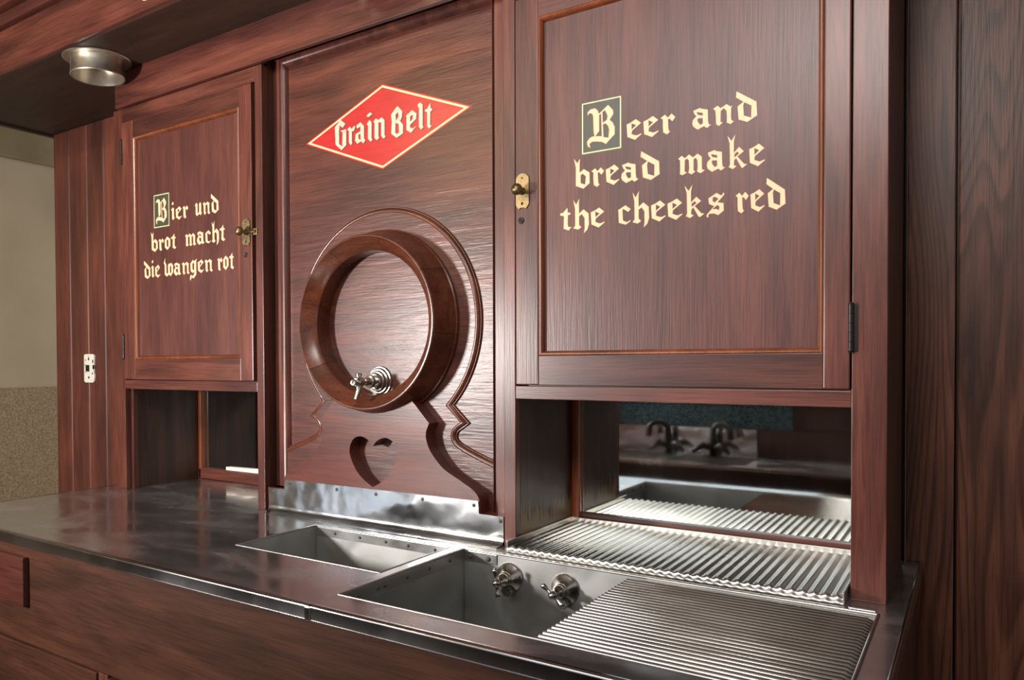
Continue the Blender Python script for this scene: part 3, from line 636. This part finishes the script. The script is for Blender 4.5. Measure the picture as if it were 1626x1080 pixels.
# keg end ring of eight staves
bm = bmesh.new(); lathe(bm, [(0.192, 0.003), (0.192, 0.012), (0.240, 0.010), (0.244, 0.003)], (CX, YP, CZ), (0, -1, 0), 64)
keg = autosmooth(from_bm('barrel_rim', bm, W_R, bay, label='round wooden barrel rim'), 30)
kp = [(0.190, 0.003), (0.1905, 0.052), (0.1955, 0.0585), (0.2015, 0.0630), (0.2205, 0.0825), (0.2235, 0.0860), (0.2262, 0.0860), (0.2290, 0.0835), (0.2385, 0.045), (0.2460, 0.0155), (0.2465, 0.0140), (0.2495, 0.0120), (0.2510, 0.000)]
cuts = [math.radians(a) for a in (8, 52, 98, 147, 196, 240, 284, 327, 368)]
for a, b in zip(cuts, cuts[1:]):
    bm = bmesh.new(); g = math.radians(0.12)
    R = lathe(bm, kp, (CX, YP, CZ), (0, -1, 0), 14, -b+g, -a-g)
    for e in (0, -1):
        bm.faces.new([r[e] for r in R])
    autosmooth(from_bm('stave', bm, W_R, keg), 28)
# beer tap
tap = thing('beer_tap', (-1.131, YP-0.004, 1.283), 'old nickel beer tap inside the barrel ring on the centre panel', 'tap')
T0 = Vector((-1.131, YP-0.0035, 1.2835))
bm = bmesh.new(); lathe(bm, [(0.0400, 0), (0.0405, 0.003), (0.0390, 0.005), (0.0360, 0.0052), (0.034, 0.009), (0.0325, 0.011), (0.029, 0.0112), (0.0275, 0.016), (0.0260, 0.018), (0.0225, 0.0185), (0.021, 0.026), (0.0195, 0.028), (0, 0.028)], T0, (0, -1, 0), 40)
autosmooth(from_bm('flange', bm, CHROME, tap, label='stepped round wall flange'), 25)
bm = bmesh.new(); lathe(bm, [(0.013, 0.026), (0.013, 0.040), (0.0175, 0.0405), (0.0180, 0.044), (0.0165, 0.048), (0.0105, 0.0495), (0.0095, 0.062), (0.0100, 0.074), (0.0125, 0.078), (0.0130, 0.096), (0.010, 0.101), (0, 0.101)], T0, (0, -1, 0), 28)
autosmooth(from_bm('body', bm, CHROME, tap), 30)
q = T0+Vector((0, -0.088, 0))
bm = bmesh.new(); tube(bm, [q, q+Vector((0, 0, -.012)), q+Vector((0, -.003, -.024)), q+Vector((0, -.010, -.036)), q+Vector((0, -.014, -.046))], [.0095, .0085, .0075, .0068, .0066], 16)
autosmooth(from_bm('spout', bm, CHROME, tap, label='short downward spout'), 60)
bm = bmesh.new(); lathe(bm, [(0.0065, 0.008), (0.0065, 0.014), (0.0085, 0.0145), (0.0085, 0.021), (0.007, 0.0225), (0, 0.0225)], q, (0, 0, 1), 18)
autosmooth(from_bm('valve_cap', bm, CHROME, tap), 30)
bm = bmesh.new(); lathe(bm, [(0.004, 0.0), (0.004, 0.003), (0.008, 0.006), (0.009, 0.012), (0.0075, 0.014), (0.0045, 0.0135), (0.004, 0.009), (0, 0.009)], q+Vector((0, -.010, -.001)), (0, -1, 0), 20)
autosmooth(from_bm('key_socket', bm, CHROME, tap, label='bright hollow key socket'), 30)

# red diamond sign painted on the panel
sy = YP+0.0066
L_, R_, T_, B_, ZC = -1.413, -0.842, 2.081, 1.853, 1.967
dia = lambda k: [(CX-(CX-L_)*k, ZC), (CX, ZC+(T_-ZC)*k), (CX+(R_-CX)*k, ZC), (CX, ZC-(ZC-B_)*k)]
sign = polys('diamond_sign', [dia(1.0)], sy, SIGNRED, bay, 'red diamond painted sign')
def ringpoly(ka, kb):
    A, B = dia(ka), dia(kb); return [[A[i], A[(i+1) % 4], B[(i+1) % 4], B[i]] for i in range(4)]
polys('sign_border', ringpoly(0.968, 0.918), sy-0.0003, SIGNLINE, sign, 'pale diamond border line', dy=0)
for part in (SIGNGLYPHS[:6], SIGNGLYPHS[6:]):
    shapes('sign_lettering_shadow', [[[(a+.0028, b-.002) for a, b in l] for l in q] for q in part], sy-0.0003, SIGNSH, sign)
    shapes('sign_lettering', part, sy-0.0007, SIGNLET, sign, 0, 'silver blackletter word')

# ------------------------------------------------------------------ frieze and canopy
fz = box('frieze_board', (-2.243, 0.30), (-0.014, 0.0), (2.2085, 2.327), W_H, bev=0.0012); tag(fz, 'long wooden frieze board above the cupboards under the canopy', 'board')
#hb = box('hutch_head', (-2.274, 0.30), (0.0, 0.37), (2.302, 2.327), W_H, bev=0.001); #tag(hb, 'flat wooden top over the cupboards behind the frieze', 'board')
can = thing('canopy', (-1.4, 0.0, 2.327), 'overhanging wooden canopy with moulded fascia above the back bar', 'canopy')
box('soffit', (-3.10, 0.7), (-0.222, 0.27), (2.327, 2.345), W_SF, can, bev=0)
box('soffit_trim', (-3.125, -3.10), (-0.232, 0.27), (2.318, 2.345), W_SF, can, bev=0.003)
box('fascia_board', (-3.14, 0.7), (-0.236, -0.222), (2.331, 2.474), W_H, can, bev=0.0015)
box('fascia_molding', (-3.16, 0.7), (-0.252, -0.222), (2.482, 2.520), W_H, can, bev=0.004)
box('fascia_gap', (-3.14, 0.7), (-0.228, -0.222), (2.474, 2.70), W_D, can, bev=0)
box('fascia_molding', (-3.18, 0.7), (-0.270, -0.222), (2.530, 2.70), W_H, can, bev=0.004)
# lower edge of a gold painted letter on the fascia
gp = [(-1.768, 2.40), (-1.766, 2.375), (-1.755, 2.361), (-1.741, 2.357), (-1.727, 2.361), (-1.716, 2.375), (-1.714, 2.40), (-1.727, 2.40), (-1.729, 2.380), (-1.741, 2.370), (-1.753, 2.380), (-1.755, 2.40)]
polys('fascia_letter', [gp], -0.2366, GOLD, can, 'gold painted letter')

def downlight(x, label, first=True):
    t = thing('recessed_lamp', (x, -0.12, 2.327), label, 'lamp', 'canopy downlights')
    bm = bmesh.new(); lathe(bm, [(0.078, 0.0), (0.103, 0.0), (0.106, 0.002), (0.103, 0.0045), (0.082, 0.0045)], (x, -0.12, 2.327), (0, 0, -1), 56)
    autosmooth(from_bm('flange', bm, NICKEL, t), 30)
    bm = bmesh.new(); lathe(bm, [(0.0, 0.006), (0.076, 0.006), (0.0775, 0.050), (0.0785, 0.0575), (0.0820, 0.0590), (0.0840, 0.0560), (0.0825, 0.053), (0.0815, 0.0020)], (x, -0.12, 2.327), (0, 0, -1), 56)
    autosmooth(from_bm('can', bm, NICKEL, t, label='open satin metal cup'), 30)
    bm = bmesh.new(); lathe(bm, [(0.030, 0.006), (0.030, 0.012), (0.024, 0.013), (0.020, 0.010), (0, 0.010)], (x, -0.12, 2.327), (0, 0, -1), 24)
    autosmooth(from_bm('socket', bm, NICKEL, t), 30)
downlight(-2.172, 'satin metal cup lamp under the canopy above the left cupboard')
downlight(-1.09, 'satin metal cup lamp under the canopy above the centre bay')

# ------------------------------------------------------------------ steel counter with basins
ZT = 0.900
LB = (-1.262, -0.822, -0.340, -0.068)     # left basin x0,x1,y0,y1
RB = (-0.790, 0.050, -0.498, -0.068)      # right basin opening
ct = thing('bar_counter', (-1.1, -0.1, 0.873), 'long stainless steel bar counter top with two sunken basins below the hutch', 'counter')
def sheet(name, X, Y, holes, mat, parent):
    xs_ = sorted(set([X[0], X[1]]+[h[0] for h in holes]+[h[1] for h in holes])); ys_ = sorted(set([Y[0], Y[1]]+[h[2] for h in holes]+[h[3] for h in holes]))
    xs_ = [x for x in xs_ if X[0] <= x <= X[1]]
    bm = bmesh.new(); V = {}
    def v(x, y):
        if (x, y) not in V: V[(x, y)] = bm.verts.new((x, y, ZT))
        return V[(x, y)]
    for a, b in zip(xs_, xs_[1:]):
        for c, d in zip(ys_, ys_[1:]):
            mx, my = (a+b)/2, (c+d)/2
            if any(h[0] < mx < h[1] and h[2] < my < h[3] for h in holes): continue
            bm.faces.new([v(a, c), v(b, c), v(b, d), v(a, d)])
    r = bmesh.ops.extrude_face_region(bm, geom=bm.faces[:])
    for e in r['geom']:
        if isinstance(e, bmesh.types.BMVert): e.co.z -= 0.003
    return from_bm(name, bm, mat, parent)
sheet('top_sheet', (-2.335, -0.7905), (-0.570, 0.330), [LB], STEEL_TOP, ct)
sheet('top_sheet', (-0.7900, 0.092), (-0.570, 0.366), [RB], STEEL_TOP, ct)
def lip(x0, x1, mat):
    bm = bmesh.new(); prof = [(-0.560, 0.8990), (-0.566, 0.9003), (-0.5725, 0.9006), (-0.5752, 0.8998), (-0.5766, 0.8980), (-0.5770, 0.8955), (-0.5766, 0.8760), (-0.5772, 0.8742), (-0.5765, 0.8728), (-0.5740, 0.8725), (-0.560, 0.8725)]
    R = [[bm.verts.new((x, y, z)) for y, z in prof] for x in (x0, x1)]
    for k in range(len(prof)-1): bm.faces.new([R[0][k], R[1][k], R[1][k+1], R[0][k+1]])
    bm.faces.new(R[0]); bm.faces.new(R[1])
    autosmooth(from_bm('front_lip', bm, mat, ct), 40)
lip(-2.335, -0.7915, STEEL_LIP); lip(-0.7885, 0.092, STEEL_LIP)
box('weld_patch', (-0.8000, -0.7870), (-0.5790, -0.5755), (0.8735, 0.8970), CHIP if False else STEEL_SP, ct, bev=0.001, label='polished weld at the lip seam')
box('end_lip', (-2.340, -2.334), (-0.570, 0.25), (0.8725, 0.9008), STEEL_LIP, ct, bev=0.002)
box('end_lip', (0.088, 0.094), (-0.575, 0.366), (0.8725, 0.9030), STEEL_LIP, ct, bev=0.002)
def basin(name, b, depth, label, sl=0.0):
    x0, x1, y0, y1 = b; zb = ZT-depth; t = bmesh.new()
    top_ = [(x0, y0), (x1, y0), (x1, y1), (x0, y1)]
    zt = ZT-0.001
    A = [t.verts.new((x, y, zt)) for x, y in top_]; B = [t.verts.new((x, y, zb)) for x, y in top_]
    for k in range(4): t.faces.new([A[k], A[(k+1) % 4], B[(k+1) % 4], B[k]])
    t.faces.new(B)
    o = 0.004; top2 = [(x0-o, y0-o), (x1+o, y0-o), (x1+o, y1+o), (x0-o, y1+o)]
    C_ = [t.verts.new((x, y, zt-.003)) for x, y in top2]; D = [t.verts.new((x, y, zb-o)) for x, y in top2]
    for k in range(4): t.faces.new([C_[k], C_[(k+1) % 4], D[(k+1) % 4], D[k]]); t.faces.new([A[k], A[(k+1) % 4], C_[(k+1) % 4], C_[k]])
    t.faces.new(D)
    o_ = from_bm(name, t, STEEL_IN, ct, label=label)
    # rolled rim bead round the opening and welded corners
    rb = bmesh.new()
    for (p, q_) in (((x0, y0), (x1, y0)), ((x1, y0), (x1, y1)), ((x0, y1), (x1, y1)), ((x0, y0), (x0, y1))):
        tube(rb, [(p[0], p[1], ZT-0.0005), (q_[0], q_[1], ZT-0.0005)], 0.0022, 8)
    for x, y in top_:
        sx_ = 1 if x == x0 else -1; sy_ = 1 if y == y0 else -1
        tube(rb, [(x+sx_*.0012, y+sy_*.0012, ZT), (x+sx_*.0012, y+sy_*.0012, zb)], 0.0016, 8)
    autosmooth(from_bm('rim_bead', rb, STEEL_FL, o_), 50)
    return o_
lb = basin('basin', LB, 0.24, 'small empty steel basin'); rb_ = basin('basin', RB, 0.30, 'deep steel basin under the drainboard')
# folded flanges and rivets inside the basins
def rivet(p, d, par, r=0.0042):
    bm = bmesh.new(); lathe(bm, [(r, 0), (r*.9, r*.35), (r*.5, r*.6), (0, r*.65)], p, d, 12)
    from_bm('rivet', bm, RUST, par, smooth=True)
box('flange_strip', (LB[0]+.004, LB[1]-.004), (LB[3]-0.0025, LB[3]-0.0005), (ZT-0.026, ZT-0.003), STEEL_FL, lb, bev=0.0006)
for x in (-1.19, -1.105, -1.02, -0.95, -0.87): rivet((x, LB[3]-0.0025, ZT-0.014), (0, -1, 0), lb)
box('flange_strip', (RB[0]+.0005, RB[0]+.0025), (RB[2]+.004, RB[3]-.004), (ZT-0.028, ZT-0.003), STEEL_FL, rb_, bev=0.0006)
for y in (-0.45, -0.385, -0.365, -0.29, -0.21, -0.13): rivet((RB[0]+0.0025, y, ZT-0.015), (1, 0, 0), rb_)
box('flange_strip', (RB[0]+.004, -0.700), (RB[3]-0.0025, RB[3]-0.0005), (ZT-0.026, ZT-0.003), STEEL_FL, rb_, bev=0.0006)
for x in (-0.770, -0.722): rivet((x, RB[3]-0.0025, ZT-0.015), (0, -1, 0), rb_, .006)

# rolled divider rail between the basins
bm = bmesh.new(); bm_box(bm, LB[1]+0.008, RB[0]-0.003, -0.440, -0.070, ZT-0.0015, ZT+0.0022, 0.0008)
for v_ in bm.verts:
    if v_.co.z > ZT: v_.co.z = ZT+0.0022*min(1, max(0.02, (v_.co.y+0.440)/0.3))
from_bm('divider_rail', bm, STEEL_TR, ct)

# corrugated drainboard in the right basin
def corrugated(name, x0, x1, y0, y1, z, pitch, amp, along, mat, label, cat, sharp=1.0, taper=None):
    """ridges run along 'along'"""
    bm = bmesh.new(); V = []
    if along == 'X': a0, a1 = y0, y1
    else: a0, a1 = x0, x1
    n = max(2, round((a1-a0)/pitch)); S = 10
    for i in range(n*S+1):
        t = (i % S)/S; h = (0.5-0.5*math.cos(2*PI*t))**sharp*amp
        a = a0+(a1-a0)*i/(n*S)
        if along == 'X': V.append([(x0, a, h), (x0+.012, a, h), (x1-.012, a, h), (x1, a, h)])
        else: V.append([(a, y0, h), (a, y0+.012, h), (a, y1-.018, h), (a, y1, h*.0)])
    Rr = [[bm.verts.new((p[0], p[1], z+(p[2] if j in (1, 2) else (p[2] if taper is None else p[2]*taper[j > 1])))) for j, p in enumerate(r)] for r in V]
    for A, B in zip(Rr, Rr[1:]):
        for j in range(3): bm.faces.new([A[j], A[j+1], B[j+1], B[j]])
    ext = bmesh.ops.extrude_face_region(bm, geom=bm.faces[:])
    for e in ext['geom']:
        if isinstance(e, bmesh.types.BMVert): e.co.z -= 0.0016
    return bm
db = thing('drainboard', (-0.17, -0.28, ZT-0.01), 'ribbed steel drainboard covering the right half of the deep basin', 'drainboard')
bm = corrugated('t', -0.385, 0.0485, RB[2]+.002, RB[3]-0.020, ZT-0.0075, 0.0158, 0.0074, 'X', None, None, None, sharp=1.6, taper=(1, 0.2))
autosmooth(from_bm('ribbed_sheet', bm, STEEL_DR, db, label='sheet with ribs running left to right'), 60)
box('back_strip', (-0.355, 0.048), (RB[3]-0.020, RB[3]-0.001), (ZT-0.008, ZT-0.0045), STEEL_TR, db, bev=0.001)
box('side_bead', (0.0485, 0.0535), (RB[2]+.002, RB[3]-.004), (ZT-0.003, ZT+0.0035), STEEL_LIP, db, bev=0.0015)
st = box('steel_strip', (0.004, 0.046), (-0.062, -0.046), (ZT+0.0008, ZT+0.0040), STEEL_SP, bev=0.001); tag(st, 'short bright steel strip on the counter at the foot of the right post', 'strip')

# drip tray in the right niche
dt = thing('drip_tray', (-0.35, 0.13, ZT), 'wide ribbed steel drip tray standing in the mirrored niche', 'tray')
TX0, TX1, TY0, TY1, TZ = -0.686, -0.006, -0.045, 0.300, ZT+0.0130
bm = corrugated('t', TX0+.004, TX1-.002, TY0, TY1-.004, TZ, 0.0188, 0.0050, 'Y', None, None, None, sharp=1.0)
autosmooth(from_bm('ribbed_sheet', bm, STEEL_TR, dt, label='sheet with ribs running front to back'), 60)
# scalloped front lip
bm = bmesh.new(); n = 36; S = 10; Rr = []
for i in range(n*S+1):
    x = TX0+(TX1-TX0)*i/(n*S); t = (i % S)/S; h = (0.5-0.5*math.cos(2*PI*t))*0.005
    Rr.append([bm.verts.new(p) for p in ((x, TY0+.004, TZ+h-.0005), (x, TY0-0.0005, TZ+h*0.8), (x, TY0-.0030-h*.22, TZ-.002), (x, TY0-.0034-h*.22, TZ-.011), (x, TY0-.0025, ZT+.0006), (x, TY0+.001, ZT+.0006), (x, TY0+.002, TZ-.004))])
for A, B in zip(Rr, Rr[1:]):
    for j in range(6): bm.faces.new([A[j], A[j+1], B[j+1], B[j]])
autosmooth(from_bm('scalloped_lip', bm, STEEL_TR, dt, label='scalloped front edge'), 60)
box('side_rim', (TX0-.0025, TX0+.0015), (TY0-.002, TY1), (ZT+.0006, TZ+.014), STEEL_TR, dt, bev=0.0015)
box('side_rim', (TX1-.001, TX1+.0025), (TY0-.002, TY1), (ZT+.0006, TZ+.009), STEEL_TR, dt, bev=0.0012)
box('back_rim', (TX0-.0025, TX1+.0025), (TY1-.004, TY1), (ZT+.0006, TZ+.012), STEEL_TR, dt, bev=0.0015)

# valves on the rear wall of the deep basin
def valve(cx, cz, ang, label):
    t = thing('water_valve', (cx, RB[3], cz), label, 'valve', 'water valves in the deep basin')
    O = Vector((cx, RB[3]-0.0005, cz))
    bm = bmesh.new(); lathe(bm, [(0.0325, 0), (0.0325, 0.002), (0.0315, 0.0038), (0.0290, 0.0060), (0.0240, 0.0105), (0.0190, 0.0165), (0.0165, 0.0220), (0, 0.0220)], O, (0, -1, 0), 40)
    autosmooth(from_bm('escutcheon', bm, CHROME, t, label='domed round wall plate'), 40)
    bm = bmesh.new(); lathe(bm, [(0.0160, 0.020), (0.0165, 0.023), (0.0150, 0.027), (0.0140, 0.028), (0.0150, 0.031), (0.0140, 0.036), (0.0105, 0.042), (0.0080, 0.046), (0.0065, 0.054), (0, 0.054)], O, (0, -1, 0), 24)
    autosmooth(from_bm('bonnet', bm, CHROME, t), 35)
    bm = bmesh.new(); lathe(bm, [(0.0125, 0.004), (0.0125, 0.026), (0.0, 0.026)], O+Vector((0.004, 0, -0.026)), (0, -1, 0), 6)
    autosmooth(from_bm('hex_body', bm, CHROME, t, label='dark hexagonal body below'), 20)
    H = O+Vector((0, -0.060, 0)); D = Vector((math.sin(ang), 0, math.cos(ang)))
    bm = bmesh.new(); lathe(bm, [(0.0065, -0.008), (0.0092, -0.005), (0.0095, 0.001), (0.0080, 0.005), (0.0045, 0.0085), (0.003, 0.0095), (0, 0.0100)], H, (0, -1, 0), 24)
    for s in (-1, 1):
        pts = [H+D*s*d for d in (0.004, 0.010, 0.015, 0.020, 0.0245, 0.0285, 0.0310, 0.0318)]
        tube(bm, pts, [.0050, .0036, .0034, .0044, .0058, .0058, .0040, .0012], 14)
    autosmooth(from_bm('lever_handle', bm, CHROME, t, label='two-armed lever handle'), 60)
valve(-0.667, 0.853, math.radians(-8), 'left chrome water valve with upright lever on the rear wall of the deep basin')
valve(-0.532, 0.849, math.radians(-52), 'right chrome water valve with slanted lever beside the ribbed drainboard')

# splash plate
spl = thing('splash_plate', (CX+.008, 0.0, ZT), 'dented bright steel splash plate nailed below the keg stand', 'splash plate')
a0, a1 = CX-.391, CX+.401
oo = [(a0, .9015), (a1, .9015), (a1, .968), (CX+.333, .969), (CX+.331, .999), (CX-.326, .997), (CX-.327, .968), (a0, .968)]
prism('plate', oo, [], 0.0035, 0.0065, STEEL_SP, spl)
bm = bmesh.new()
prof = [(0.0030, 0.918), (0.0022, 0.912), (-0.001, 0.9055), (-0.006, 0.9025), (-0.030, 0.9016), (-0.030, 0.9008), (0.0035, 0.9008)]
R = [[bm.verts.new((x, y, z)) for y, z in prof] for x in (a0, a1)]
for k in range(len(prof)-1): bm.faces.new([R[0][k], R[1][k], R[1][k+1], R[0][k+1]])
autosmooth(from_bm('bottom_flange', bm, STEEL_SP, spl), 60)
for x, z in ((-1.433, .989), (-1.500, .958), (-1.251, .986), (-1.112, .986), (-0.960, .987), (-0.807, .988), (-0.733, .957)):
    bm = bmesh.new(); lathe(bm, [(0.0048, 0), (0.0042, 0.0014), (0.002, 0.0022), (0, 0.0024)], (x, 0.0035, z), (0, -1, 0), 14)
    from_bm('nail', bm, RUST, spl, smooth=True)

# ------------------------------------------------------------------ base cabinet under the counter
bc = thing('base_cabinet', (-1.1, -0.1, 0), 'brown wooden base cabinet with drawer and doors under the steel counter', 'cabinet')
YF = -0.560
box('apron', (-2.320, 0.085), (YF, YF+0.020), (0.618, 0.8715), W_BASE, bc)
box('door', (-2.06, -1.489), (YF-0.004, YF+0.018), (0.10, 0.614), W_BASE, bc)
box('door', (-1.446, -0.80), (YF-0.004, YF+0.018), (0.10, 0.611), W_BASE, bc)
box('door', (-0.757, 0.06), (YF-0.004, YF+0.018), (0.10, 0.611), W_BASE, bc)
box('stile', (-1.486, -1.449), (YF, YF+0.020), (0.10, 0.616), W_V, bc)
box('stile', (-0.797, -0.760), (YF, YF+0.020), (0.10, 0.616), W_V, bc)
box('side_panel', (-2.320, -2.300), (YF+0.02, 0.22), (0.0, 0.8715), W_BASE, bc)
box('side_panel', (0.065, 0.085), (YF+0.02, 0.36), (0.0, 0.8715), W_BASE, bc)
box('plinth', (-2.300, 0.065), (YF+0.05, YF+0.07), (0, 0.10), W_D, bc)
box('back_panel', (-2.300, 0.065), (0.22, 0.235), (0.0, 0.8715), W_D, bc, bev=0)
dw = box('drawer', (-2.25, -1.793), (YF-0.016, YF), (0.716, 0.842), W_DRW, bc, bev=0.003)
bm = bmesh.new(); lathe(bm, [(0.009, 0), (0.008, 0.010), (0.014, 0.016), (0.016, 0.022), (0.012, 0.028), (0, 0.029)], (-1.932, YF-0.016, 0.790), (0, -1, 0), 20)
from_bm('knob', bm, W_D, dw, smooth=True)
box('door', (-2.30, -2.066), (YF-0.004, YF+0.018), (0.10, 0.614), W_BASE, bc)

# ------------------------------------------------------------------ opposite bar, seen in the mirrors
ob = thing('front_bar', (-1.2, -2.1, 0), 'front bar with steel work top and glittering dark panel facing the mirrors', 'counter')
box('base', (-3.2, 0.9), (-2.30, -1.86), (0, 0.78), W_BASE, ob)
box('work_top', (-3.2, 0.9), (-2.30, -1.82), (0.782, 0.800), STEEL_TOP, ob, bev=0.003)
box('backsplash', (-3.2, -0.80), (-2.30, -2.285), (0.80, 0.955), STEEL_SP, ob, bev=0.002)
box('backsplash_end', (-0.80, 0.9), (-2.30, -2.287), (0.80, 0.955), W_D, ob, bev=0.002)
box('glitter_panel', (-1.62, -0.62), (-2.30, -2.287), (0.957, 1.10), TEAL, ob, bev=0.001, label='teal panel with glittering specks')
box('dark_panel', (-3.2, 0.9), (-2.32, -2.301), (0.80, 1.12), W_D, ob, bev=0)
box('bar_top', (-3.3, 1.0), (-2.55, -2.24), (1.12, 1.16), W_H, ob, bev=0.006)
for i, x in enumerate((-1.46, -0.98)):
    bm = bmesh.new(); x0, x1, y0, y1 = x-.2, x+.2, -2.24, -1.92
    bm_box(bm, x0, x1, y0, y1, 0.8005, 0.8015)
    from_bm('basin_opening', bm, BLACK, ob)
def faucet(x, sgn, label):
    t = thing('faucet', (x, -2.22, 0.8), label, 'faucet', 'faucets on the front bar')
    bm = bmesh.new(); tube(bm, [(x, -2.22, 0.8005), (x, -2.22, 0.90), (x+sgn*.004, -2.215, 0.955), (x+sgn*.03, -2.20, 0.985), (x+sgn*.07, -2.19, 0.985), (x+sgn*.10, -2.185, 0.96), (x+sgn*.105, -2.185, 0.90)], [.020, .018, .016, .015, .015, .016, .019], 14)
    from_bm('spout', bm, BLACK, t, smooth=True)
    for q_ in (-1, 1):
        bm = bmesh.new(); tube(bm, [(x, -2.22, 0.84), (x+q_*.05, -2.205, 0.865), (x+q_*.10, -2.17, 0.825)], [.014, .022, .010], 12); from_bm('handle', bm, BLACK, t, smooth=True)
faucet(-1.27, -1, 'left dark gooseneck faucet on the front bar seen in the mirror'); faucet(-1.02, 1, 'right dark gooseneck faucet on the front bar seen in the mirror')
